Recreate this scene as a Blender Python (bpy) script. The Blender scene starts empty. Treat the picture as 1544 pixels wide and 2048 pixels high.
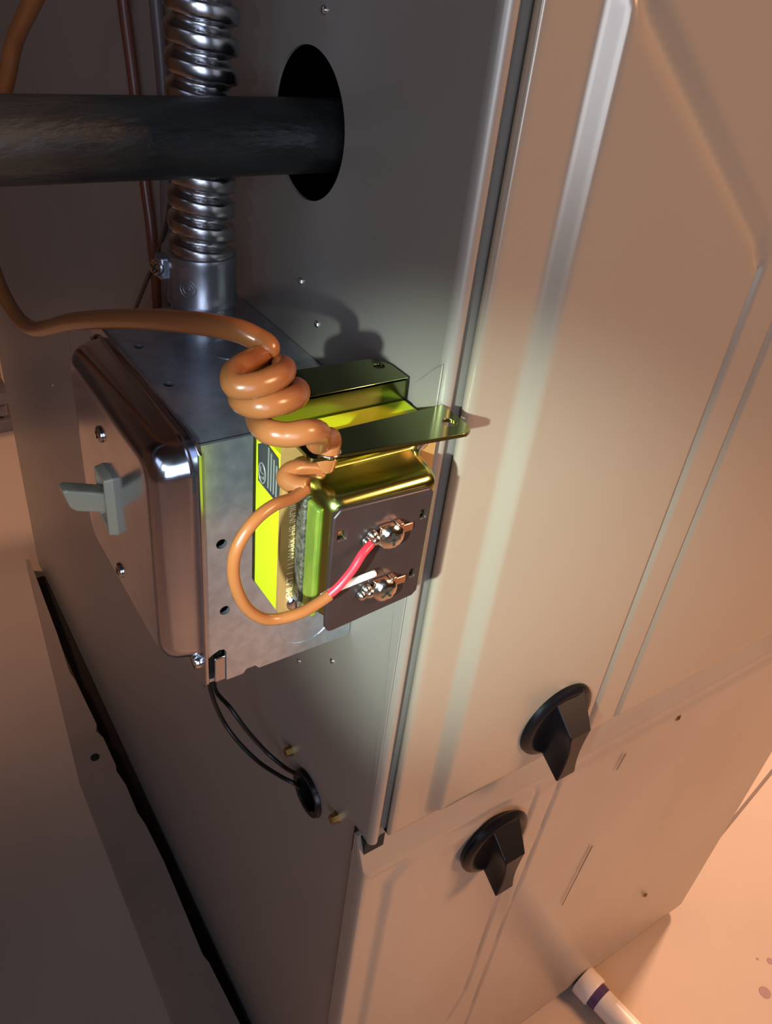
import bpy, bmesh, math, random
from mathutils import Vector, Matrix
from mathutils.geometry import tessellate_polygon

# ------------------------------------------------------------ camera, world, lights
# Millimetres throughout; K turns them into metres.  Origin: lower front corner of the switch
# box where it meets the furnace side.  +X right (across the doors), +Y back, +Z up.
K = 0.001
scene = bpy.context.scene
COL = scene.collection
cd = bpy.data.cameras.new('camera')
cam = bpy.data.objects.new('camera', cd)
COL.objects.link(cam)
cam.matrix_world = Matrix(((0.833517, 0.245223, -0.495091, -0.135775), (-0.542601, 0.532146, -0.649927, -0.191692), (0.104084, 0.810362, 0.576611, 0.227145), (0, 0, 0, 1)))
cd.sensor_fit = 'HORIZONTAL'
cd.sensor_width = 36
cd.lens = 36 * 1610.04 / 1544
cd.clip_start = 0.005
cd.clip_end = 50
scene.camera = cam

world = bpy.data.worlds.new('world')
scene.world = world
world.use_nodes = True
world.node_tree.nodes['Background'].inputs[0].default_value = (1.0, 0.72, 0.55, 1)
world.node_tree.nodes['Background'].inputs[1].default_value = 0.02

def light(name, kind, loc, power, color, target=None, **kw):
    d = bpy.data.lights.new(name, kind)
    d.energy = power
    d.color = color
    for k, v in kw.items():
        setattr(d, k, v)
    o = bpy.data.objects.new(name, d)
    COL.objects.link(o)
    o.location = Vector(loc) * K
    if target:
        o.rotation_euler = (Vector(target) - Vector(loc)).to_track_quat('-Z', 'Y').to_euler()
    return o

# hand torch held beside the camera: its beam and its spill
TORCH = (-282.1, -231.7, 229.8)
light('torch_beam', 'SPOT', TORCH, 15.0, (0.80, 1.0, 0.93), (8, -33, 58), spot_size=math.radians(29.5), spot_blend=1.0, shadow_soft_size=0.005)
light('torch_spill', 'SPOT', TORCH, 0.38, (0.86, 0.95, 1.0), (-10, -10, 90), spot_size=math.radians(100), spot_blend=1.0, shadow_soft_size=0.005)
# warm room lamps
light('room_lamp', 'AREA', (1500, -1500, 1300), 10.5, (1.0, 0.54, 0.30), (330, 0, 200), size=0.6, spread=math.radians(72))
light('side_lamp', 'AREA', (2100, 500, 900), 11.5, (1.0, 0.62, 0.42), (400, 0, -400), size=0.25, spread=math.radians(90))
light('back_lamp', 'SPOT', (-900, 1300, 900), 36, (1.0, 0.58, 0.38), (-160, 1000, -530), spot_size=math.radians(42), spot_blend=0.8, shadow_soft_size=0.1)
# cool light: window behind the photographer, plus an added unseen fill from the left
light('window_light', 'AREA', (-620, -1450, 380), 2.3, (0.66, 0.78, 1.0), (20, -30, 330), shape='RECTANGLE', size=0.7, size_y=1.0, spread=math.radians(75))
light('left_cool_fill', 'AREA', (-1500, -500, 900), 3, (0.55, 0.68, 1.0), (-300, -100, -300), size=0.7)

vs = scene.view_settings
vs.view_transform = 'Standard'
vs.look = 'None'
vs.exposure = 0.0
vs.gamma = 1.0
vs.use_curve_mapping = False

# ------------------------------------------------------------ materials
def mat(name, col, rough=0.5, metal=0.0, col2=None, nscale=8.0, bump=0.0, bscale=60.0, spec=0.5, stretch=(1, 1, 1), coat=0.0, rvar=0.0, ior=None):
    m = bpy.data.materials.new(name)
    m.use_nodes = True
    nt = m.node_tree
    b = nt.nodes['Principled BSDF']
    b.inputs['Base Color'].default_value = (*col, 1)
    b.inputs['Roughness'].default_value = rough
    b.inputs['Metallic'].default_value = metal
    b.inputs['Specular IOR Level'].default_value = spec
    b.inputs['Coat Weight'].default_value = coat
    b.inputs['Coat Roughness'].default_value = 0.1
    tc = nt.nodes.new('ShaderNodeTexCoord')
    mp = nt.nodes.new('ShaderNodeMapping')
    mp.inputs['Scale'].default_value = stretch
    nt.links.new(tc.outputs['Object'], mp.inputs[0])
    if col2 or rvar:
        n = nt.nodes.new('ShaderNodeTexNoise')
        n.inputs['Scale'].default_value = nscale
        n.inputs['Detail'].default_value = 6
        nt.links.new(mp.outputs[0], n.inputs['Vector'])
        if col2:
            r = nt.nodes.new('ShaderNodeValToRGB')
            r.color_ramp.elements[0].position = 0.35
            r.color_ramp.elements[1].position = 0.65
            r.color_ramp.elements[0].color = (*col, 1)
            r.color_ramp.elements[1].color = (*col2, 1)
            nt.links.new(n.outputs['Fac'], r.inputs[0])
            nt.links.new(r.outputs[0], b.inputs['Base Color'])
        if rvar:
            q = nt.nodes.new('ShaderNodeMapRange')
            q.inputs['To Min'].default_value = max(0.02, rough - rvar)
            q.inputs['To Max'].default_value = rough + rvar
            nt.links.new(n.outputs['Fac'], q.inputs[0])
            nt.links.new(q.outputs[0], b.inputs['Roughness'])
    if bump:
        n2 = nt.nodes.new('ShaderNodeTexNoise')
        n2.inputs['Scale'].default_value = bscale
        n2.inputs['Detail'].default_value = 4
        nt.links.new(mp.outputs[0], n2.inputs['Vector'])
        bp = nt.nodes.new('ShaderNodeBump')
        bp.inputs['Strength'].default_value = bump
        bp.inputs['Distance'].default_value = 0.0005
        nt.links.new(n2.outputs['Fac'], bp.inputs['Height'])
        nt.links.new(bp.outputs[0], b.inputs['Normal'])
    return m

M = dict(
    paint=mat('taupe_enamel', (0.33, 0.295, 0.255), 0.36, 0.35, (0.36, 0.32, 0.275), 5, rvar=0.04),
    door=mat('taupe_door_enamel', (0.39, 0.325, 0.25), 0.25, 0.3, (0.415, 0.345, 0.265), 6, rvar=0.03),
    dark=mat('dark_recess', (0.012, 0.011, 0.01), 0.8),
    galv=mat('galvanized_steel', (0.47, 0.50, 0.56), 0.34, 0.85, (0.58, 0.61, 0.67), 220, 0.12, 500, rvar=0.08),
    cover=mat('plated_cover_steel', (0.58, 0.61, 0.72), 0.17, 1.0, (0.52, 0.55, 0.66), 60, 0.25, 45, rvar=0.05),
    chrome=mat('bright_zinc', (0.75, 0.75, 0.78), 0.15, 1.0),
    conduit=mat('flexible_steel', (0.5, 0.5, 0.53), 0.27, 1.0, (0.4, 0.39, 0.4), 90, 0.1, 200, rvar=0.06),
    cast=mat('cast_zinc', (0.33, 0.34, 0.38), 0.32, 0.9, bump=0.15, bscale=300),
    iron=mat('black_iron', (0.011, 0.011, 0.011), 0.42, 0.0, (0.045, 0.046, 0.042), 35, 1.0, 420, stretch=(0.35, 1, 1), rvar=0.18),
    cable=mat('brown_vinyl', (0.25, 0.088, 0.028), 0.27, 0.0, (0.28, 0.10, 0.033), 20, spec=0.5),
    darkcable=mat('dark_brown_vinyl', (0.12, 0.035, 0.02), 0.35),
    greycable=mat('grey_brown_vinyl', (0.10, 0.072, 0.07), 0.4),
    red=mat('red_vinyl', (0.72, 0.03, 0.05), 0.3),
    white=mat('white_vinyl', (0.85, 0.85, 0.82), 0.35),
    black=mat('black_plastic', (0.006, 0.006, 0.008), 0.3, spec=0.28),
    wire=mat('black_wire', (0.008, 0.008, 0.008), 0.35),
    yellow=mat('yellow_tape', (0.50, 0.57, 0.008), 0.4, 0.0, (0.54, 0.60, 0.01), 15, spec=0.4),
    gold=mat('yellow_zinc', (0.50, 0.50, 0.16), 0.22, 1.0, (0.42, 0.50, 0.14), 35, 0.15, 60, rvar=0.06),
    bronze=mat('bronze_zinc', (0.50, 0.27, 0.10), 0.36, 0.35, (0.48, 0.29, 0.10), 30, rvar=0.05),
    olive=mat('olive_zinc', (0.27, 0.30, 0.13), 0.16, 1.0, (0.22, 0.27, 0.11), 18, rvar=0.04),
    phenolic=mat('brown_phenolic', (0.024, 0.014, 0.014), 0.4, 0.0, (0.028, 0.017, 0.017), 80, 0.1, 200),
    paper=mat('black_varnished_paper', (0.03, 0.03, 0.025), 0.35, 0.0, (0.12, 0.11, 0.08), 700, 1.0, 900),
    tape=mat('green_tape', (0.07, 0.14, 0.025), 0.2, 0.3, (0.22, 0.29, 0.04), 90, 0.4, 150, stretch=(1, 1, .4)),
    copper=mat('plated_brass', (0.72, 0.46, 0.33), 0.22, 1.0),
    nickel=mat('nickel', (0.80, 0.74, 0.66), 0.16, 1.0, bump=0.5, bscale=400),
    solder=mat('solder', (0.75, 0.73, 0.70), 0.2, 1.0, bump=0.6, bscale=500),
    brass=mat('brass', (0.45, 0.29, 0.10), 0.3, 1.0),
    ivory=mat('ivory_toggle', (0.40, 0.39, 0.28), 0.3),
    label=mat('grey_label', (0.03, 0.036, 0.042), 0.35, 0.0, (0.045, 0.05, 0.05), 200),
    ink=mat('cream_print', (0.85, 0.75, 0.40), 0.4),
    labelink=mat('grey_print', (0.22, 0.23, 0.20), 0.4),
    floor=mat('peach_floor', (0.56, 0.42, 0.32), 0.55, 0.0, (0.62, 0.47, 0.36), 5, 0.1, 40),
    board=mat('plywood_strip', (0.38, 0.28, 0.22), 0.6, 0.0, (0.33, 0.24, 0.185), 10),
    timber=mat('weathered_board', (0.27, 0.2, 0.17), 0.7, 0.0, (0.2, 0.15, 0.13), 20, stretch=(1, 6, 6)),
    wall=mat('room_plaster', (0.2, 0.15, 0.12), 0.7, 0.0, (0.18, 0.14, 0.11), 3),
    pvc=mat('white_pvc', (0.86, 0.76, 0.68), 0.3),
    door_low=mat('smudged_door_enamel', (0.42, 0.35, 0.275), 0.29, 0.12, (0.355, 0.275, 0.215), 7, rvar=0.05, spec=0.7, stretch=(1, 1, 0.5)),
    foot_shade=mat('painted_foot_shade', (0.02, 0.014, 0.01), 0.9, 0.0, (0.03, 0.02, 0.014), 60),
    stain=mat('purple_stain', (0.38, 0.22, 0.22), 0.5),
    primer=mat('purple_primer', (0.10, 0.05, 0.14), 0.4),
)

# ------------------------------------------------------------ helpers
def link(name, bm, m, parent=None, smooth=False, bevel=0, seg=2, angle=40):
    """bm in millimetres -> one mesh object in metres"""
    bmesh.ops.scale(bm, vec=(K, K, K), verts=bm.verts)
    bmesh.ops.recalc_face_normals(bm, faces=bm.faces)
    me = bpy.data.meshes.new(name)
    bm.to_mesh(me)
    bm.free()
    me.materials.append(m)
    if smooth:
        me.polygons.foreach_set('use_smooth', [True] * len(me.polygons))
    o = bpy.data.objects.new(name, me)
    COL.objects.link(o)
    if parent:
        o.parent = parent
    if bevel:
        md = o.modifiers.new('bevel', 'BEVEL')
        md.width = bevel * K
        md.segments = seg
        md.limit_method = 'ANGLE'
        md.angle_limit = math.radians(angle)
        md.harden_normals = False
    if smooth == 2 or (bevel and seg > 1):
        me.polygons.foreach_set('use_smooth', [True] * len(me.polygons))
        me.set_sharp_from_angle(angle=math.radians(35))
    return o

def thing(name, label, cat, group=None):
    o = bpy.data.objects.new(name, None)
    o.empty_display_size = 0.01
    COL.objects.link(o)
    o['label'] = label
    o['category'] = cat
    if group:
        o['group'] = group
    return o

def tag(o, label, cat, group=None):
    o['label'] = label
    o['category'] = cat
    if group:
        o['group'] = group
    return o

def box_bm(x0, x1, y0, y1, z0, z1, bm=None):
    bm = bm or bmesh.new()
    v = [bm.verts.new(p) for p in ((x0, y0, z0), (x1, y0, z0), (x1, y1, z0), (x0, y1, z0), (x0, y0, z1), (x1, y0, z1), (x1, y1, z1), (x0, y1, z1))]
    for f in ((0, 3, 2, 1), (4, 5, 6, 7), (0, 1, 5, 4), (1, 2, 6, 5), (2, 3, 7, 6), (3, 0, 4, 7)):
        bm.faces.new([v[i] for i in f])
    return bm

def circle(c, r, n=32, ry=None, a0=0.0):
    ry = ry or r
    return [(c[0] + r * math.cos(a0 + 2 * math.pi * i / n), c[1] + ry * math.sin(a0 + 2 * math.pi * i / n)) for i in range(n)]

def rrect(x0, x1, y0, y1, r, n=6):
    pts = []
    for cx, cy, a in ((x1 - r, y1 - r, 0), (x0 + r, y1 - r, 90), (x0 + r, y0 + r, 180), (x1 - r, y0 + r, 270)):
        for i in range(n + 1):
            t = math.radians(a + 90 * i / n)
            pts.append((cx + r * math.cos(t), cy + r * math.sin(t)))
    return pts

def axis_pt(ax, a, u, v):
    return {'x': (a, u, v), 'y': (u, a, v), 'z': (u, v, a)}[ax]

def plate_bm(ax, a0, a1, outline, holes=(), bm=None):
    """sheet normal to ax between a0 and a1, with real holes"""
    bm = bm or bmesh.new()
    loops = [outline] + list(holes)
    tri = tessellate_polygon([[Vector((p[0], p[1], 0)) for p in l] for l in loops])
    flat = [p for l in loops for p in l]
    A = [bm.verts.new(axis_pt(ax, a0, *p)) for p in flat]
    B = [bm.verts.new(axis_pt(ax, a1, *p)) for p in flat]
    for t in tri:
        if len(set(t)) == 3:
            try:
                bm.faces.new([A[i] for i in t])
                bm.faces.new([B[i] for i in reversed(t)])
            except ValueError:
                pass
    k = 0
    for l in loops:
        n = len(l)
        for i in range(n):
            j = (i + 1) % n
            bm.faces.new([A[k + i], A[k + j], B[k + j], B[k + i]])
        k += n
    return bm

def catmull(pts, sub=8):
    P = [Vector(p) for p in pts]
    P = [P[0] * 2 - P[1]] + P + [P[-1] * 2 - P[-2]]
    out = []
    for i in range(1, len(P) - 2):
        a, b, c, d = P[i - 1:i + 3]
        for s in range(sub):
            t = s / sub
            out.append(0.5 * ((2 * b) + (c - a) * t + (2 * a - 5 * b + 4 * c - d) * t * t + (3 * b - a - 3 * c + d) * t ** 3))
    out.append(P[-2])
    return out

def tube_bm(path, r, seg=14, flat=1.0, bm=None, caps=True, rf=None):
    bm = bm or bmesh.new()
    path = [Vector(p) for p in path]
    n = len(path)
    T = [(path[min(i + 1, n - 1)] - path[max(i - 1, 0)]).normalized() for i in range(n)]
    up = Vector((0, 0, 1)) if abs(T[0].z) < .9 else Vector((0, 1, 0))
    N = (up - T[0] * up.dot(T[0])).normalized()
    rings = []
    for i in range(n):
        N = (N - T[i] * N.dot(T[i])).normalized()
        B = T[i].cross(N)
        rr = r * (rf(i / (n - 1)) if rf else 1)
        rings.append([bm.verts.new(path[i] + N * (rr * flat * math.cos(2 * math.pi * k / seg)) + B * (rr * math.sin(2 * math.pi * k / seg))) for k in range(seg)])
    for i in range(n - 1):
        for k in range(seg):
            bm.faces.new([rings[i][k], rings[i][(k + 1) % seg], rings[i + 1][(k + 1) % seg], rings[i + 1][k]])
    if caps:
        bm.faces.new(rings[0][::-1])
        bm.faces.new(rings[-1])
    return bm

def lathe_bm(origin, axis, profile, seg=32, bm=None):
    """profile: list of (distance along axis, radius)"""
    bm = bm or bmesh.new()
    o = Vector(origin)
    a = Vector(axis).normalized()
    u = a.orthogonal().normalized()
    w = a.cross(u)
    rings = []
    for d, r in profile:
        r = max(r, 1e-3)
        rings.append([bm.verts.new(o + a * d + (u * math.cos(2 * math.pi * k / seg) + w * math.sin(2 * math.pi * k / seg)) * r) for k in range(seg)])
    for i in range(len(rings) - 1):
        for k in range(seg):
            bm.faces.new([rings[i][k], rings[i][(k + 1) % seg], rings[i + 1][(k + 1) % seg], rings[i + 1][k]])
    bm.faces.new(rings[0][::-1])
    bm.faces.new(rings[-1])
    return bm

def loft_bm(rings, bm=None, cap=True):
    bm = bm or bmesh.new()
    R = [[bm.verts.new(p) for p in r] for r in rings]
    n = len(R[0])
    for i in range(len(R) - 1):
        for k in range(n):
            bm.faces.new([R[i][k], R[i][(k + 1) % n], R[i + 1][(k + 1) % n], R[i + 1][k]])
    if cap:
        bm.faces.new(R[0][::-1])
        bm.faces.new(R[-1])
    return bm

def sstep(a, b, x):
    t = min(1, max(0, (x - a) / (b - a)))
    return t * t * (3 - 2 * t)

def polydist(px, pz, poly):
    best = 1e9
    for (ax, az), (bx, bz) in zip(poly, poly[1:]):
        dx, dz = bx - ax, bz - az
        t = max(0, min(1, ((px - ax) * dx + (pz - az) * dz) / (dx * dx + dz * dz)))
        best = min(best, math.hypot(px - ax - dx * t, pz - az - dz * t))
    return best

def text_obj(name, body, size, m, parent, origin, right, up, depth=0.05, stretch=1.0):
    cu = bpy.data.curves.new(name, 'FONT')
    cu.body = body
    cu.size = size
    cu.extrude = depth
    tmp = bpy.data.objects.new(name + '_tmp', cu)
    COL.objects.link(tmp)
    dg = bpy.context.evaluated_depsgraph_get()
    me = bpy.data.meshes.new_from_object(tmp.evaluated_get(dg))
    bpy.data.objects.remove(tmp)
    bm = bmesh.new()
    bm.from_mesh(me)
    r, u = Vector(right).normalized(), Vector(up).normalized()
    n = r.cross(u)
    for v in bm.verts:
        v.co = Vector(origin) + r * v.co.x * stretch + u * v.co.y + n * v.co.z
    return link(name, bm, m, parent)

# ------------------------------------------------------------ room shell
FZ = -536
def struct(name, bm, m):
    o = link(name, bm, m)
    o['kind'] = 'structure'
    return o
struct('floor', box_bm(-1600, 2800, -2300, 1700, FZ - 60, FZ), M['floor'])
struct('ceiling', box_bm(-1600, 2800, -2300, 1700, 1900, 1950), M['wall'])
struct('wall_left', box_bm(-1650, -1600, -2300, 1700, FZ - 60, 1950), M['wall'])
struct('wall_right', box_bm(2800, 2850, -2300, 1700, FZ - 60, 1950), M['wall'])
struct('wall_back', box_bm(-1650, 2850, 1700, 1750, FZ - 60, 1950), M['wall'])
struct('wall_front', box_bm(-1650, 2850, -2350, -2300, FZ - 60, 1950), M['wall'])

fl_ = bpy.data.objects['floor']
jb = plate_bm('z', FZ - .5, FZ + .25, [(452, -19), (457, -15), (1400, 160), (1400, 153)])
link('floor_joint', jb, M['timber'], fl_)
for p, rr_ in (((423.5, -133.7, -536.0), 6), ((453.5, -118.2, -536.0), 3.5), ((444.1, -110.5, -536.0), 1.5)):
    link('paint_spot', lathe_bm(p, (0, 0, 1), [(-.2, rr_), (.15, rr_ * .9)], 16), M['stain'], fl_)
# plywood strip on the floor along the furnace
tr = thing('floor_board', 'brown plywood strip lying on the floor along the left foot of the furnace', 'board')
edge = [(-9, 40), (-10, 82), (-12.6, 141), (-14.6, 150), (-13.1, 217), (-12.5, 250), (-14.2, 297), (-16.5, 312), (-16.0, 350), (-19, 372), (-17.2, 378), (-17.6, 420), (-21.5, 432), (-18.3, 441), (-20.4, 518), (-22.5, 530), (-18, 600), (-15.6, 669), (-12, 760)]
pb = plate_bm('z', FZ, -516, [(-60, 40)] + edge + [(-17, 762), (-54.3, 388), (-56, 110)])
link('board', pb, M['board'], tr)
link('foot_shade', box_bm(-16, -.3, 40, 740, FZ, FZ + 1.5), M['foot_shade'], tr)  # near-black strip stands in for the shade in the gap beside the board
link('nail_hole', lathe_bm((-33.1, 398.4, -516.2), (0, 0, 1), [(0, 5), (.8, 4.5), (1.2, 2)], 12), M['dark'], tr)

# stack of boards behind the furnace
for i in range(5):
    z = FZ + i * 26
    x1 = (66, 50, 58, 44, 50)[i]
    b = link('board', box_bm(-420, x1, 1150 + 8 * (i % 2), 1290, z, z + 22), M['timber'], None, bevel=1.5, seg=1)
    tag(b, ('bottom', 'second lowest', 'middle', 'second highest', 'top')[i] + ' board of the grey brown timber stack behind the furnace', 'board', 'timber stack at the back')

# ------------------------------------------------------------ furnace
fur = thing('furnace', 'tall taupe enamelled furnace cabinet with two ribbed front doors', 'furnace')
FY = -33
hole1 = circle((53.3, 176.6), 23.2, 56, 22.4)

hole2 = circle((21, -130.5), 11.5, 40)
side = plate_bm('x', 0, 1.0, [(FY + 10, -530), (775, -530), (775, 700), (FY + 3, 700), (FY + 3, -104), (FY + 10, -106)], [hole1, hole2])
link('side_panel', side, M['paint'], fur)
link('seam', box_bm(-.03, .2, 411.2, 412.8, -60, 700), M['timber'], fur)
# front corner post: bend, flange, dark channel, return
prof = [(0, FY + 3.2)] + [(3.2 - 3.2 * math.cos(math.radians(a)), FY + 3.2 - 3.2 * math.sin(math.radians(a))) for a in range(10, 91, 10)]
prof += [(4.0, FY + .2), (4.8, FY + .9), (5.4, FY + 1.8), (6.2, FY + 2.4), (7.5, FY + 2.7), (14, FY + 2.8), (16, FY + 14), (30, FY + 14), (30, FY + 15), (12, FY + 15), (11, FY + 4.5), (1, FY + 4.5)]
def prism_z(prof, z0, z1, bm=None):
    return plate_bm('z', z0, z1, prof, bm=bm)
link('corner_post', prism_z(prof, -104, 700), M['paint'], fur, smooth=2)
# folded overlap of the lower side strip
lap = [(0.0, -20.6, 121.7), (0.0, -31.9, 130.2)]
link('lap_strip', plate_bm('x', -.55, 0, [(lap[0][1], lap[0][2]), (FY + 4, lap[1][2]), (FY + 1.5, lap[1][2] + 2), (FY + 1.5, -60), (FY + 5, -62), (FY + 6.5, 20), (lap[0][1] + 3, 40)]), M['paint'], fur, bevel=.25, seg=1)
# shell behind: back, right side, top, base
link('shell', box_bm(1, 412, 774, 775, -530, 700, box_bm(411, 412, FY + 14, 774, -530, 700, box_bm(1, 412, FY + 14, 774, 699, 700, box_bm(1, 412, FY + 14, 774, -530, -529)))), M['paint'], fur)
link('base_light_block', box_bm(.5, 410, FY + 16, 773, FZ, -529.5), M['dark'], fur)  # unseen block added to stop light leaking under the cabinet
link('front_frame', box_bm(30, 411, FY + 14, FY + 15, -529, 699), M['dark'], fur)


def frange(a, b, s):
    n = max(1, round((b - a) / s))
    return [a + (b - a) * i / n for i in range(n)]

def door_bm(x0, x1, z0, z1, Y, xs, zs, h, back, lip_top=0.0, rr=2.0, hem=False):
    """pressed sheet door as a height field with rounded returns on its edges"""
    bm = bmesh.new()
    cols = [(x0 + 3, Y + 3.2, 0), (x0 + .6, Y + 3.4, 0), (x0, Y + rr + .6, 0)] if hem else [(x0, back, 0), (x0, Y + rr + 4, 0)]
    cols += [(x0 + rr * (1 - math.cos(a)), Y + rr * (1 - math.sin(a)), 0) for a in [math.radians(d) for d in (0, 22, 45, 68)]]
    cols += [(x, Y, 1) for x in xs if x > x0 + rr]
    cols += [(x1, Y, 0), (x1, back, 0)]
    rows = [(z0, back, 1), (z0, Y + rr + 2, 1)] + [(z0 + rr * (1 - math.cos(a)), Y + rr * (1 - math.sin(a)), 0) for a in [math.radians(d) for d in (0, 30, 60)]]
    rows += [(z, Y, 0) for z in zs if z > z0 + rr and z < z1 - lip_top - .5]
    if lip_top:
        rows += [(z1 - lip_top, Y, 0), (z1 - lip_top + .8, Y + .4, 0), (z1 - lip_top + 2, Y + 1.4, 0), (z1, back - 2, 0), (z1, back, 0)]
    else:
        rows += [(z1, Y, 0), (z1, back, 0)]
    G = []
    for (z, yz, _) in rows:
        r = []
        for (x, yx, _) in cols:
            y = max(yx, yz)
            if y <= Y + .01:
                y = Y - h(x, z)
            r.append(bm.verts.new((x, y, z)))
        G.append(r)
    for i in range(len(G) - 1):
        for j in range(len(G[0]) - 1):
            bm.faces.new([G[i][j], G[i][j + 1], G[i + 1][j + 1], G[i + 1][j]])
    return bm

DY = -35
diag = [(30, 233), (40, 219), (118, 160), (125, 150), (125, -130)]
def h_up(x, z):
    v = 5.0 * (0.15 * sstep(26, 35, x) + 0.85 * min(1, max(0, (x - 27.3) / 5.8)))
    d = polydist(x, z, diag)
    w = 2.6 if z < 150 else 4.6
    v -= 2.4 * (1 - sstep(0, w, d)) * sstep(0, 6, z + 97)
    d2 = abs(x - 147)
    v -= 2.4 * (1 - sstep(0, 2.6, d2))
    return v * sstep(0, 8, z + 98)
xs = frange(12, 160, 1.2) + frange(160, 412, 12)
zs = frange(-98, 240, 2.5) + frange(240, 700, 20)
ud = link('upper_door', door_bm(8.8, 412, -100, 698, DY, xs, zs, h_up, FY + 13, hem=True, rr=1.6), M['door'], fur, smooth=True)
ud.data.set_sharp_from_angle(angle=math.radians(50))

band = [(60, -123), (26, -125), (13, -139), (10.7, -205), (9, -529)]
g1 = [(105.6, -127), (103, -236), (101.5, -350), (92, -386), (60, -420)]
g2 = [(123, -127), (118, -280), (116, -430), (100, -470)]
def h_lo(x, z):
    v = 2.4 * sstep(9.5, 16, x - max(0, z + 139) * 1.0)
    v *= 1
    for g, w, dep in ((g1, 2.4, 1.5), (g2, 2.4, 1.5)):
        if x > 50:
            v -= dep * (1 - sstep(0, w, polydist(x, z, g)))
    return v * sstep(126, 134, -z) + .9 * sstep(121.5, 124, -z) * (1 - sstep(125, 128, -z))
xs2 = frange(-2, 135, 1.2) + frange(135, 412, 12)
zs2 = frange(-528, -400, 5) + frange(-400, -120, 2.5)
ld = link('lower_door', door_bm(-2.5, 412, -528, -103, DY, xs2, zs2, h_lo, FY + 9, lip_top=19), M['door_low'], fur, smooth=True)
ld.data.set_sharp_from_angle(angle=math.radians(50))
link('corner_gap_shade', box_bm(-.6, 10, FY + 2.5, FY + 12, -122, -103.5), M['dark'], fur)  # near-black block: shade of the open corner gap, put in as colour

def knob(cx, cz, parent):
    Y = DY - 4.0
    bm = lathe_bm((cx, Y + .6, cz), (0, -1, 0), [(0, 20.8), (1.8, 21.6), (3.4, 21.2), (4.8, 19.4), (5.3, 17), (4.8, 15.5), (4.2, 1)], 40)
    # wedge shaped grip with hollowed flanks
    rings = []
    N = 9
    for i in range(N):
        t = i / (N - 1)
        zt = cz + 18.5 - 15 * t
        zb = cz - 20.5 - 7 * t
        yy = Y - 2.5 - 13.5 * t
        hw0, hw1 = 9.5 - 3.6 * t, 6.5 - 1.0 * t
        ring = []
        M_ = 10
        for s in (-1, 1):
            for j in range(M_ + 1):
                u = j / M_ if s < 0 else 1 - j / M_
                z = zt + (zb - zt) * u
                w = (hw0 * (1 - u) + hw1 * u) - 2.2 * math.sin(math.pi * u) * t
                ring.append((cx + 2 + s * w + (-1.5 if s < 0 else 0) * t, yy, z))
        rings.append(ring)
    loft_bm(rings, bm)
    o = link('door_knob', bm, M['black'], parent, smooth=2, bevel=.7, seg=2, angle=50)
    return o
knob(95, -62.5, ud)
knob(78, -149.5, ld)
def screw(name, pos, axis, r, hgt, m, parent, cross=True, slot=False, ang=0.3, hexh=False):
    bm = lathe_bm(pos, axis, [(-.5, r * .6), (0, r), (hgt * .45, r), (hgt * .85, r * .8), (hgt, r * .45), (hgt, .01)] if not hexh else [(-.5, r * 1.25), (.6, r * 1.25), (.7, r), (hgt, r), (hgt + .2, r * .8), (hgt + .2, .01)], 6 if hexh == 6 else 24)
    o = link(name, bm, m, parent, smooth=2)
    a = Vector(axis).normalized()
    u = a.orthogonal().normalized()
    w = a.cross(u)
    u2 = u * math.cos(ang) + w * math.sin(ang)
    w2 = a.cross(u2)
    if cross or slot:
        b2 = bmesh.new()
        for q, p in (((u2, w2), (w2, u2)) if cross else ((u2, w2),)):
            c = Vector(pos) + a * (hgt - .02)
            L, W = r * (.55 if cross else .9), r * .11
            vs_ = [c + q * (sx * L) + p * (sy * W) + a * (sz * .12) for sz in (0, 1) for sx, sy in ((-1, -1), (1, -1), (1, 1), (-1, 1))]
            V = [b2.verts.new(v) for v in vs_]
            for f in ((0, 3, 2, 1), (4, 5, 6, 7), (0, 1, 5, 4), (1, 2, 6, 5), (2, 3, 7, 6), (3, 0, 4, 7)):
                b2.faces.new([V[i] for i in f])
        link('drive_slot', b2, M['dark'], o)
    return o
screw('sheet_screw', (0.0, 40.9, -119.2), (-1, 0, 0), 2.6, 3.6, M['brass'], fur, cross=False, hexh=6)
screw('sheet_screw', (0.0, -6.1, -116.1), (-1, 0, 0), 2.6, 3.6, M['brass'], fur, cross=False, hexh=6)
for p in ((0.0, 52.5, 126.3), (0.0, 10.6, -25.4), (0.0, 39.7, 115.4), (0.0, 38.6, -51.4), (0.0, 498.9, -127.2), (0.0, 45.8, 208.8)):
    screw('rivet', p, (-1, 0, 0), 1.3, .9, M['chrome'], fur, cross=False)
for p in ((309.8, -38.6, -412.7), (221.9, -37.0, -136.1)):
    screw('door_screw', p, (0, -1, 0), 2.4, 1.2, M['brass'], ld, cross=True)
def scratch(a, b, w, parent):
    a, b = Vector(a), Vector(b)
    d_ = (b - a).normalized()
    n_ = Vector((0, -1, 0))
    q = d_.cross(n_) * w
    bm = loft_bm([[a + q - n_ * .3, a - q - n_ * .3, a - q + n_ * .08, a + q + n_ * .08], [b + q * .4 - n_ * .3, b - q * .4 - n_ * .3, b - q * .4 + n_ * .08, b + q * .4 + n_ * .08]])
    link('scratch', bm, M['timber'], parent)
scratch((184.6, -38.7, -240.4), (179.1, -38.7, -308.5), .5, ld)
scratch((176.5, -38.7, -140.7), (174.1, -38.7, -154.0), .6, ld)
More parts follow.
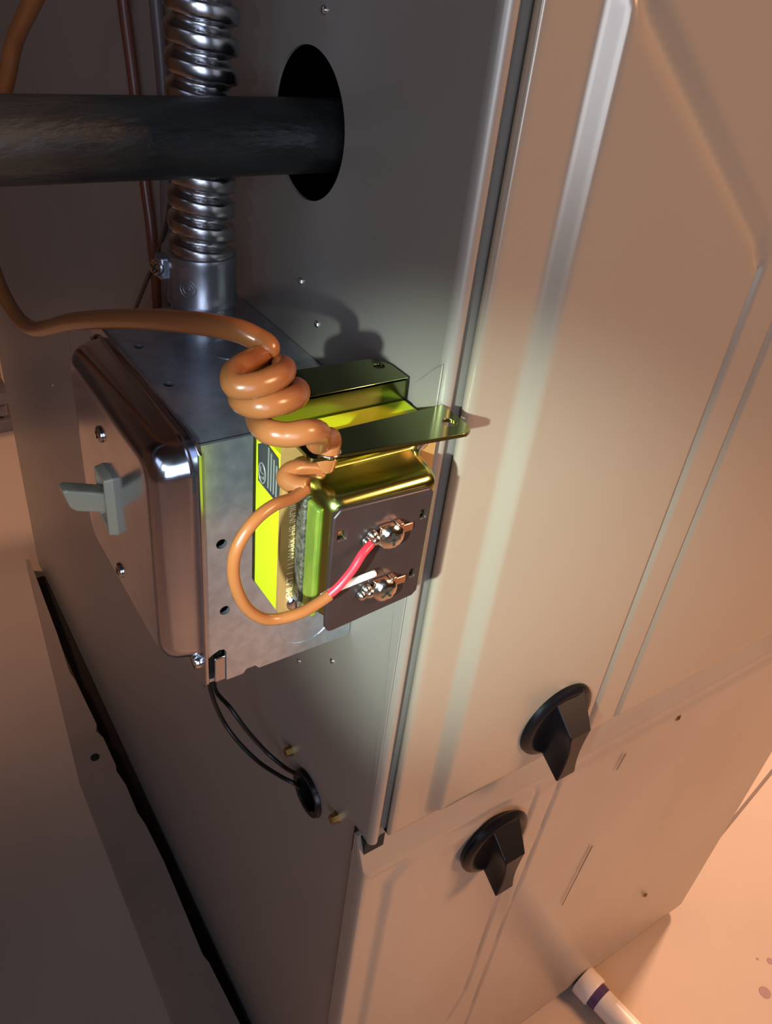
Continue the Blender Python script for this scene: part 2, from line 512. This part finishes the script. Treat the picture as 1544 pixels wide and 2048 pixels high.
# black bushing in the lower wiring hole
bm = bmesh.new()
rings = []
for d, r in ((-2.2, 10.2), (-2.2, 12.6), (-.4, 13.4), (-.02, 13.2), (.5, 11.3), (5, 11.0), (5, 9.8), (-1.5, 9.6)):
    rings.append([(d, 21 + r * math.cos(a), -130.5 + r * math.sin(a)) for a in [2 * math.pi * k / 40 for k in range(40)]])
rings.append(rings[0])
loft_bm(rings, bm, cap=False)
tag(link('hole_bushing', bm, M['black'], None, smooth=2), 'black plastic bushing lining the wiring hole low on the furnace side', 'bushing')

# ------------------------------------------------------------ switch box
sb = thing('switch_box', 'square galvanized switch box with raised cover on the furnace side', 'electrical box')
BX = -60
HB = 102
# five walls, front one toward the camera
kn = circle((-20, 17.5), 12.2, 40)
front = [(-.4, 0), (-.4, HB), (BX, HB), (BX, 16), (BX + 6.5, 16), (BX + 6.5, 2.5), (BX + 12, 1.2), (BX + 15, 1.2), (BX + 16.5, 3), (BX + 18.5, 3), (BX + 20, 0)]
front = [(-.4, .8), (-1.6, 0), (BX + 20, 0), (BX + 18, 2.6), (BX + 15.5, 2.6), (BX + 13.5, 0), (BX + 7, 0), (BX + 7, 14.5), (BX + 6.2, 16), (BX + 4.4, 16.6), (BX + 1.5, 15.2), (BX, 14.0), (BX, HB), (-.4, HB)]
link('front_wall', plate_bm('y', 0, 1.6, front, [circle((-54.1, 63.8), 1.9, 20), circle((-53.3, 34.6), 1.9, 20)]), M['galv'], sb)
link('knockout', plate_bm('y', -.25, 0, circle((-20.5, 17.0), 12.2, 40), [circle((-20.5, 17.0), 11.7, 40)]), M['galv'], sb)
link('knockout', plate_bm('y', -.2, 0, circle((-20.5, 80), 11.2, 40), [circle((-20.5, 80), 10.7, 40)]), M['galv'], sb)
link('top_wall', plate_bm('z', HB - 1.6, HB, [(BX, 1.2), (-.4, 1.2), (-.4, 101), (BX, 101)], [circle((-53.7, 70.5), 1.9, 20), circle((-54.4, 40), 1.9, 20)]), M['galv'], sb)
link('knockout', plate_bm('z', HB, HB + .2, circle((-24, 58), 9.2, 40), [circle((-24, 58), 8.7, 40)]), M['galv'], sb)
link('bottom_wall', box_bm(BX, -.4, 1.6, 101, 0, 1.6), M['galv'], sb)
link('rear_wall', box_bm(BX, -.4, 99.4, 101, 1.6, HB - 1.6), M['galv'], sb)
link('base_wall', box_bm(-2, -.4, 1.6, 99.4, 1.6, HB - 1.6), M['galv'], sb)
link('mounting_ear', box_bm(BX + 2.6, BX + 6.9, .3, 1.5, .2, 12.2), M['cover'], sb, bevel=.4)
link('ear_gap', box_bm(BX, BX + 7, 4.2, 5.0, 1.6, 15.5), M['dark'], sb)
# cover: flange + raised field with soft corners
cov_out = [(-1.5, 3), (1.5, -1.2), (98, -1.2), (101, 2), (101, 101), (98, 103), (1.5, 103), (-1.5, 100)]
bm = plate_bm('x', BX - 1.6, BX - .2, cov_out)
def fld(ins, x, r):
    return [(x, p[0], p[1]) for p in rrect(9.5 + ins - 6, 92 - ins + 4, 10 + ins - 2, 99 - ins, r, 7)]
rings = [fld(-1.2, BX - 1.5, 11), fld(-.4, BX - 2.0, 10.5), fld(0, BX - 3.2, 10), fld(.5, BX - 6, 10), fld(1.2, BX - 8.8, 9.5), fld(2.3, BX - 11, 9), fld(4.0, BX - 12.6, 8.5), fld(6.2, BX - 13.4, 7.5), fld(8.5, BX - 13.6, 6.5)]
loft_bm(rings, bm, cap=False)
b3 = bm
bm.faces.new([v for v in bm.verts][-len(rings[0]):])
cv = link('cover', bm, M['cover'], sb, smooth=2, bevel=.3, seg=1)
screw('cover_screw', (-73.7, 57.5, 78.0), (-1, 0, 0), 3.0, 1.2, M['chrome'], cv, cross=True, ang=.5)
screw('cover_screw', (-73.7, 51.3, 21.4), (-1, 0, 0), 3.0, 1.2, M['chrome'], cv, cross=True, ang=.2)
screw('cover_screw', (BX - 1.4, 5.5, 9.0), (-1, 0, 0), 2.9, 2.4, M['chrome'], cv, cross=False, slot=True)
screw('cover_screw', (BX - 1.4, 94, 95), (-1, 0, 0), 2.9, 2.0, M['chrome'], cv, cross=False, slot=True)
link('screw_slot', plate_bm('x', BX - 1.9, BX - 1.5, rrect(2.0, 4.4, 84, 92, 1.1, 5)), M['dark'], cv)
# toggle switch
SX = BX - 13.6
ty, tz = 53.5, 53
bm = bmesh.new()
loft_bm([[(SX + .2, y, z) for y, z in rrect(ty - 6, ty + 6, tz - 12.5, tz + 12.5, .8, 3)],
         [(SX - 3.2, y, z) for y, z in rrect(ty - 5.4, ty + 5.4, tz - 12, tz + 12, .8, 3)],
         [(SX - 3.2, y, z) for y, z in rrect(ty - 3.8, ty + 3.8, tz - 8, tz + 9.5, .5, 3)],
         [(SX - .8, y, z) for y, z in rrect(ty - 3.6, ty + 3.6, tz - 7.5, tz + 9, .5, 3)]], bm)
sw = link('toggle_switch', bm, M['ivory'], sb, smooth=2, bevel=.25, seg=2)
bm = bmesh.new()
R = []
for t, w, hgt in ((0, 3.5, 4.6), (.5, 3.4, 4.8), (.86, 3.3, 4.9), (.97, 2.7, 4.0), (1.0, 1.6, 2.4)):
    x = SX - 1.0 - 14.8 * t
    zc = tz + .6 + 5.2 * t
    R.append([(x - .25 * (z_ - 0), y_ + ty, z_ + zc) for y_, z_ in rrect(-w, w, -hgt, hgt, 1.0, 4)])
loft_bm(R, bm)
link('toggle_lever', bm, M['ivory'], sw, smooth=2)

# ------------------------------------------------------------ conduit and connector
cx, cy = -24.5, 83
cc = thing('conduit_connector', 'grey cast conduit connector screwed into the top of the switch box', 'connector')
link('locknut_neck', lathe_bm((cx, cy, HB), (0, 0, 1), [(0, 11.5), (1, 12), (5.5, 12), (6.5, 11.3), (8.5, 11.3)], 40), M['cast'], cc, smooth=2)
link('collar', lathe_bm((cx, cy, HB + 8.6), (0, 0, 1), [(0, 11.5), (.6, 12.8), (2, 13), (3, 12.5), (15, 12.4), (17, 12.9), (18.5, 12.6), (19, 11.7)], 48), M['cast'], cc, smooth=2)
ps = Vector((cx - 12.0, cy + 6, HB + 21))
link('clamp_ear', box_bm(ps.x - 2.6, ps.x + 6, ps.y - 3.5, ps.y + 3.5, ps.z - 4.5, ps.z + 4.0), M['cast'], cc, bevel=1)
screw('clamp_screw', (ps.x - 2.6, ps.y - 1, ps.z), (-1, -.55, .15), 3.0, 2.2, M['chrome'], cc, cross=True)
# embossed maker's ring on the collar
d = Vector((-.72, -.69, 0)).normalized()
base = Vector((cx, cy, HB + 17)) + d * 12.35
u = Vector((0, 0, 1)).cross(d).normalized()
bm = tube_bm([base + u * (3.1 * math.cos(a)) + Vector((0, 0, 3.1 * math.sin(a))) + d * (-(3.1 * math.cos(a)) ** 2 / 26) for a in [2 * math.pi * i / 28 for i in range(29)]], .22, 6)
bm = tube_bm([base + u * (1.9 * math.cos(a)) + Vector((0, 0, 1.9 * math.sin(a))) + d * (-(1.9 * math.cos(a)) ** 2 / 26) for a in [2 * math.pi * i / 28 for i in range(20)]], .2, 6, bm=bm)
tube_bm([base + u * -.6 + Vector((0, 0, -1.2)), base + u * .4 + Vector((0, 0, 1.0)), base + u * 1.0 + Vector((0, 0, -1.1))], .2, 6, bm=bm)
link('embossed_mark', bm, M['cast'], cc, smooth=True)

# helical interlocked profile
fc = []
pitch = 8.3
z0c, z1c = HB + 20, 330
seg, per = 40, 14
bm = bmesh.new()
cols_ = []
nz = int((z1c - z0c) / pitch * per)
def ridge(t):
    t = t % 1.0
    return 9.2 + 2.1 * (sstep(0.0, .10, t) - sstep(.62, .80, t)) + .5 * math.sin(math.pi * min(1, t / .7)) * (t < .7) - .3 * (t > .86)
G = []
for i in range(nz + 1):
    z = z0c + (z1c - z0c) * i / nz
    k_ = (z - z0c) / (z1c - z0c)
    ox, oy = 0.0 + 0.5 * math.sin(k_ * 5), -14.0 * k_ ** 1.3
    row = []
    for s in range(seg):
        a = 2 * math.pi * s / seg
        r = ridge(z / pitch + s / seg)
        row.append(bm.verts.new((cx + ox + r * math.cos(a), cy + oy + r * math.sin(a), z)))
    G.append(row)
for i in range(nz):
    for s in range(seg):
        bm.faces.new([G[i][s], G[i][(s + 1) % seg], G[i + 1][(s + 1) % seg], G[i + 1][s]])
bm.faces.new(G[0][::-1]); bm.faces.new(G[-1])
fcd = link('flexible_conduit', bm, M['conduit'], None, smooth=True)
tag(fcd, 'shiny corrugated steel flexible conduit rising behind the black iron pipe', 'conduit')

# ------------------------------------------------------------ black iron pipe
gp = link('iron_pipe', lathe_bm((-420, 51, 174.0), (1, 0, 0), [(0, 11.0), (1, 11.4), (419, 11.0), (430, 11.0), (520, 11.0), (520, .1)], 48), M['iron'], None, smooth=2)
tag(gp, 'matte black iron gas pipe running level into the round furnace hole', 'pipe')

# ------------------------------------------------------------ background cables
def cable(name, pts, r, m, label, cat='cable', flat=1.0, sub=8):
    return tag(link(name, tube_bm(catmull(pts, sub), r, 12, flat), m, None, smooth=True), label, cat)
cable('sheathed_cable', [(-5.0, 173.6, 217.5), (-5.0, 170.4, 198.3), (-5.0, 166.8, 165.3), (-5.0, 169.2, 129.0), (-5.0, 173.7, 94.0), (-5.0, 176.0, 68.5), (-5.0, 173.4, 42.9), (-5.0, 171.3, 21.2)], 2.9, M['greycable'], 'thick grey brown cable running down the furnace side behind the steel conduit')
cable('wall_cable', [(-4.0, 214.4, 211.8), (-4.0, 213.9, 194.0), (-4.0, 207.0, 162.3), (-4.0, 201.5, 125.2), (-4.0, 197.0, 105.6), (-4.0, 195.4, 91.7), (-3.0, 196.7, 76.1), (-3.0, 197.4, 54.5), (-3.0, 198.2, 31.6)], 2.6, M['darkcable'], 'thin dark red brown cable left of the conduit on the furnace side')
cable('black_wire', [(-9.0, 146.3, 148.7), (-9.0, 152.5, 131.4), (-8.0, 163.5, 113.5), (-7.0, 184.6, 90.6), (-6.0, 205.2, 70.7), (-5.0, 226.0, 50.6), (-4.0, 254.9, 19.3), (-3.0, 282.1, -19.8)], 1.0, M['wire'], 'slim black wire curving down behind the box beside the connector', 'wire')

# wires leaving the box bottom for the bushing
cable('black_wire', [(-36.0, 56.9, -58.7), (-31.0, 71.3, -86.8), (-25.0, 74.3, -112.9), (-20.0, 66.7, -126.2), (-14.0, 51.7, -131.9), (-9.0, 35.7, -128.8), (-4.0, 28.5, -130.1), (6.0, 31.5, -150.1)], 1.15, M['wire'], 'lower of two black wires sagging from the box to the bushing', 'wire')
cable('black_wire', [(-30.0, 68.6, -72.9), (-25.0, 78.9, -99.0), (-24.0, 63.6, -96.6), (-18.0, 55.7, -109.7), (-9.0, 50.2, -126.7), (-3.5, 40.6, -131.1), (-1.2, 31.3, -127.4), (6.0, 31.1, -137.4)], 1.15, M['wire'], 'upper straighter black wire from the box bottom to the bushing', 'wire')

# ------------------------------------------------------------ transformer
tf = thing('transformer', 'small doorbell style transformer with yellow wrap bolted to the switch box front', 'transformer')
PX0, PX1 = -51.5, -1.5
link('yellow_wrap', box_bm(PX0, PX1 - .6, -33.6, -18.2, 61, 115), M['yellow'], tf, bevel=.8, seg=2)
link('rear_plate', plate_bm('y', -18.2, -17.0, rrect(PX0, PX1 - .2, 60, 122, 1.5, 3)), M['olive'], tf)
link('rear_flange', plate_bm('z', 121, 122.2, [(-50, -18.2), (-1.7, -18.2), (-1.7, -9), (-4.5, -3), (-50, -1)], [circle((-6, -8.5), 1.6, 18)]), M['olive'], tf, bevel=.3, seg=2)
link('nipple', lathe_bm((-26, -17, 84), (0, 1, 0), [(0, 10.5), (17, 10.5)], 32), M['galv'], tf, smooth=2)
plate = link('name_plate', plate_bm('y', -35.2, -33.8, rrect(PX0 - .3, PX1, 61.5, 119, 1.2, 3)), M['bronze'], tf)
text_obj('print', 'EMLAT 1 11 WARK HR INDIF 1-1 Y', 3.3, M['ink'], plate, (-47.0, -35.25, 66.5), (0, 0, 1), (-1, 0, 0), .04, .82)
fl = [(p[0], p[1]) for p in ((-48.2, -33.2, 119.6), (-48.3, -40.7, 119.6), (-48.3, -42.5, 119.6), (-47.7, -43.5, 119.6), (-4.0, -48.5, 119.6), (-2.5, -48.6, 119.6), (-0.5, -47.6, 119.6), (0.6, -46.0, 119.6), (1.1, -32.5, 119.6))]
link('front_flange', plate_bm('z', 118.4, 119.6, fl, [circle((-3.6, -41.8), 2.1, 24), circle((-42.4, -41.6), 2.9, 24)]), M['olive'], tf, bevel=.3, seg=2)
link('grommet', tube_bm([(-42.4 + 3.1 * math.cos(a), -41.6 + 3.1 * math.sin(a), 119.6) for a in [2 * math.pi * i / 28 for i in range(29)]], .35, 8), M['nickel'], tf, smooth=True)
# bell
def can(ins, y, r, dx=0):
    return [(p[0] + dx, y, p[1]) for p in rrect(-46.2 + ins, -8.2 - ins * 1.2, 65.5 + ins, 110 - ins, r, 6)]
link('bell_cover', loft_bm([can(-1.2, -35.2, 4), can(-.9, -35.9, 4), can(0, -36.6, 4), can(.4, -40, 4), can(.9, -45.5, 4), can(1.5, -47.6, 3.6), can(2.4, -48.8, 3.2), can(3.8, -49.4, 2.8)]), M['gold'], tf, smooth=2)
link('core_paper', box_bm(-47.4, -44.8, -39.8, -35.4, 66.5, 105.5), M['paper'], tf, bevel=.5)
link('winding_tape', box_bm(-46.7, -44.6, -45.6, -39.6, 66.5, 104.5), M['tape'], tf, bevel=.7)
tp_out = [(-44.8, 66.3), (-43.8, 64.6), (-42, 64.3), (-14.8, 67.0), (-13.2, 68.6), (-12.9, 104.5), (-14.2, 106.0), (-43, 107.2), (-45.0, 105.0), (-45.0, 70)]
sq = lambda x, z, w=1.3, h=1.5: [(x - w, z - h), (x + w, z - h), (x + w, z + h), (x - w, z + h)]
tp = link('terminal_plate', plate_bm('y', -51.0, -49.4, tp_out, [sq(-42.0, 98.6), sq(-15.4, 97.6, 1.0), sq(-16.0, 76.3, 1.0)]), M['phenolic'], tf, bevel=.45, seg=2)
def terminal(cx, cz, k):
    Y = -51.0
    t = link('terminal_clamp', box_bm(cx - 3.4, cx + 1.5, Y - 1.6, Y, cz - 2.6, cz + 3.6), M['copper'], tf, bevel=.4)
    link('tab', box_bm(cx + 1.2, cx + 8.2, Y - .9, Y - .1, cz - 1.2, cz + 1.6), M['copper'], t, bevel=.35)
    link('tab_lug', box_bm(cx + 1.6, cx + 3.6, Y - 2.6, Y, cz + 1.8, cz + 3.9), M['copper'], t, bevel=.35)
    s = screw('terminal_screw', (cx, Y - 1.6, cz), (-.12, -1, .06), 3.8, 2.0, M['nickel'], t, cross=True, ang=.9 + k)
    bm = bmesh.new()
    random.seed(5 + k)
    for (dx, dz, r) in ((-5.6, 1.4, 1.7), (-7.0, -.4, 1.7), (-4.4, -.4, 2.0)):
        lathe_bm((cx + dx, Y, cz + dz), (0, -1, 0), [(0, r), (.9, r), (1.7, r * .75), (2.2, r * .3), (2.25, .01)], 14, bm)
    link('solder', bm, M['solder'], t, smooth=True)
    # bare strands wound under the screw head
    pts = [(cx - 6.5, Y - 1.2, cz - .8)] + [(cx + 2.9 * math.cos(a), Y - 1.5, cz + 2.9 * math.sin(a)) for a in [math.radians(150 + 22 * i) for i in range(9)]]
    link('bare_strand', tube_bm(catmull(pts, 4), .42, 8), M['nickel'], t, smooth=True)
terminal(-27.2, 94.9, 0)
terminal(-27.0, 75.6, .6)
screw('plate_screw', (-46.5, -35.2, 64.5), (0, -1, 0), 2.7, 1.3, M['chrome'], tf, cross=False, slot=True, ang=.9)
screw('plate_screw', (-7.9, -35.2, 110.3), (0, -1, 0), 2.5, 1.3, M['chrome'], tf, cross=False, slot=True)
screw('plate_screw', (-45.9, -35.2, 110.9), (0, -1, 0), 2.5, 1.3, M['chrome'], tf, cross=False, slot=True, ang=.8)
# grey rating label on the yellow side
lp = [(-51.6, -20.4, 112.1), (-51.6, -24.6, 115.0), (-51.6, -32.3, 114.2), (-51.6, -33.6, 101.8), (-51.6, -30.4, 100.1), (-51.6, -20.8, 100.5)]
lb = link('rating_label', plate_bm('x', -51.75, -51.45, [(p[1], p[2]) for p in lp]), M['label'], tf)
o = (-51.8, -23.3, 104.4)
bm = tube_bm([(-51.8, o[1] + 2.0 * math.cos(a), o[2] + 3.2 * math.sin(a)) for a in [2 * math.pi * i / 28 for i in range(29)]], .2, 6)
tube_bm([(-51.8, o[1] + .9, o[2] + 1.8), (-51.8, o[1] + .9, o[2] + .1), (-51.8, o[1] - .9, o[2] + .1)], .15, 5, bm=bm)
tube_bm([(-51.8, o[1] + .9, o[2] - 1.6), (-51.8, o[1] - .9, o[2] - 1.6), (-51.8, o[1] - .9, o[2] - .5)], .15, 5, bm=bm)
for k_ in range(4):
    q = (-51.8, -26.8, 108.7)
    box_bm(-51.85, -51.7, q[1] - 1.6 * k_ - .5, q[1] - 1.6 * k_ + .1, q[2] - 7, q[2] + 6 - k_, bm)
link('label_mark', bm, M['labelink'], lb)

# ------------------------------------------------------------ thermostat cable with its coil
tc_ = thing('thermostat_cable', 'glossy brown thermostat cable coiled above the transformer, ends stripped red and white', 'cable')
cpts = [(-62.0, 105.7, 209.1), (-64.0, 116.5, 200.3), (-66.0, 140.3, 186.2), (-70.0, 150.4, 169.1), (-76.0, 196.9, 126.9), (-79.0, 187.8, 102.6), (-80.0, 162.1, 89.9), (-78.0, 128.3, 89.0),
        (-74.0, 71.6, 113.7), (-69.0, 28.0, 131.1), (-64.0, -5.6, 142.8), (-59.0, -21.9, 146.7), (-55.0, -27.3, 145.6), (-54.0, -29.7, 144.6),
        (-56.2, -30.0, 143.0), (-64.1, -38.0, 145.6), (-68.5, -42.0, 146.0), (-70.0, -47.0, 145.7), (-65.5, -49.0, 146.3), (-59.1, -46.0, 146.0), (-53.1, -36.0, 142.2), (-50.5, -24.0, 136.6), (-53.4, -20.0, 133.2), (-59.5, -27.0, 133.8),
        (-66.7, -42.0, 139.2), (-66.0, -49.0, 141.1), (-61.0, -50.0, 141.4), (-54.9, -46.0, 139.8), (-48.6, -35.0, 135.2), (-46.7, -24.0, 130.0), (-48.5, -19.0, 125.7), (-53.5, -24.0, 125.9),
        (-60.6, -38.0, 130.9), (-64.5, -51.0, 135.5), (-61.6, -55.0, 136.0), (-57.1, -56.0, 136.3), (-52.4, -53.0, 133.3), (-49.4, -48.0, 127.3), (-42.4, -42.0, 123.5), (-42.4, -41.6, 119), (-43.0, -40.9, 114.5)]
link('sheath', tube_bm(catmull(cpts, 9), 2.9, 16), M['cable'], tc_, smooth=True)
fat = [(-43.5, -40.8, 113.5), (-51.2, -41.0, 116.0), (-54.5, -42.0, 114.9), (-53.5, -45.0, 114.2), (-51.4, -47.5, 114.5)]
link('sheath', tube_bm(catmull(fat, 9), 2.5, 16), M['cable'], tc_, smooth=True)
loop = [(-51.7, -47.5, 114.1), (-56.8, -50.0, 114.4), (-63.7, -53.0, 116.0), (-69.8, -55.0, 114.3), (-74.4, -56.0, 108.6), (-75.0, -56.0, 100.4), (-72.4, -56.0, 90.9), (-67.9, -56.0, 84.5), (-62.9, -56.0, 81.9), (-56.9, -57.0, 82.3), (-51.8, -57.0, 83.6), (-48.1, -57.0, 85.1)]
link('thin_sheath', tube_bm(catmull(loop, 9), 1.55, 14), M['cable'], tc_, smooth=True)
link('red_conductor', tube_bm(catmull([(-48.9, -57.0, 84.9), (-45.6, -57.5, 88.0), (-41.6, -57.0, 91.7), (-38.4, -56.0, 94.9), (-34.9, -54.5, 96.0)], 8), 1.2, 12), M['red'], tc_, smooth=True)
link('white_conductor', tube_bm(catmull([(-49.5, -55.5, 83.7), (-45.4, -54.5, 83.8), (-39.9, -53.8, 83.7), (-31.7, -53.6, 84.0)], 8), 1.0, 12), M['white'], tc_, smooth=True)

# ------------------------------------------------------------ drain pipe on the floor
dp = thing('drain_pipe', 'pale plastic drain pipe on the floor running under the lower furnace door', 'pipe')
d0 = Vector((272, -40, FZ + 14))
dirp = Vector((.12, -1, 0)).normalized()
link('pipe', lathe_bm(d0, dirp, [(0, 11.2), (260, 11.2)], 28), M['pvc'], dp, smooth=2)
link('coupling', lathe_bm(d0 - dirp * 2, dirp, [(0, 13.3), (1, 14), (14, 14), (15.5, 13.4), (15.6, 11)], 28), M['pvc'], dp, smooth=2)
link('primer_ring', lathe_bm(d0 + dirp * 13, dirp, [(0, 11.6), (8, 11.4)], 28), M['primer'], dp, smooth=2)
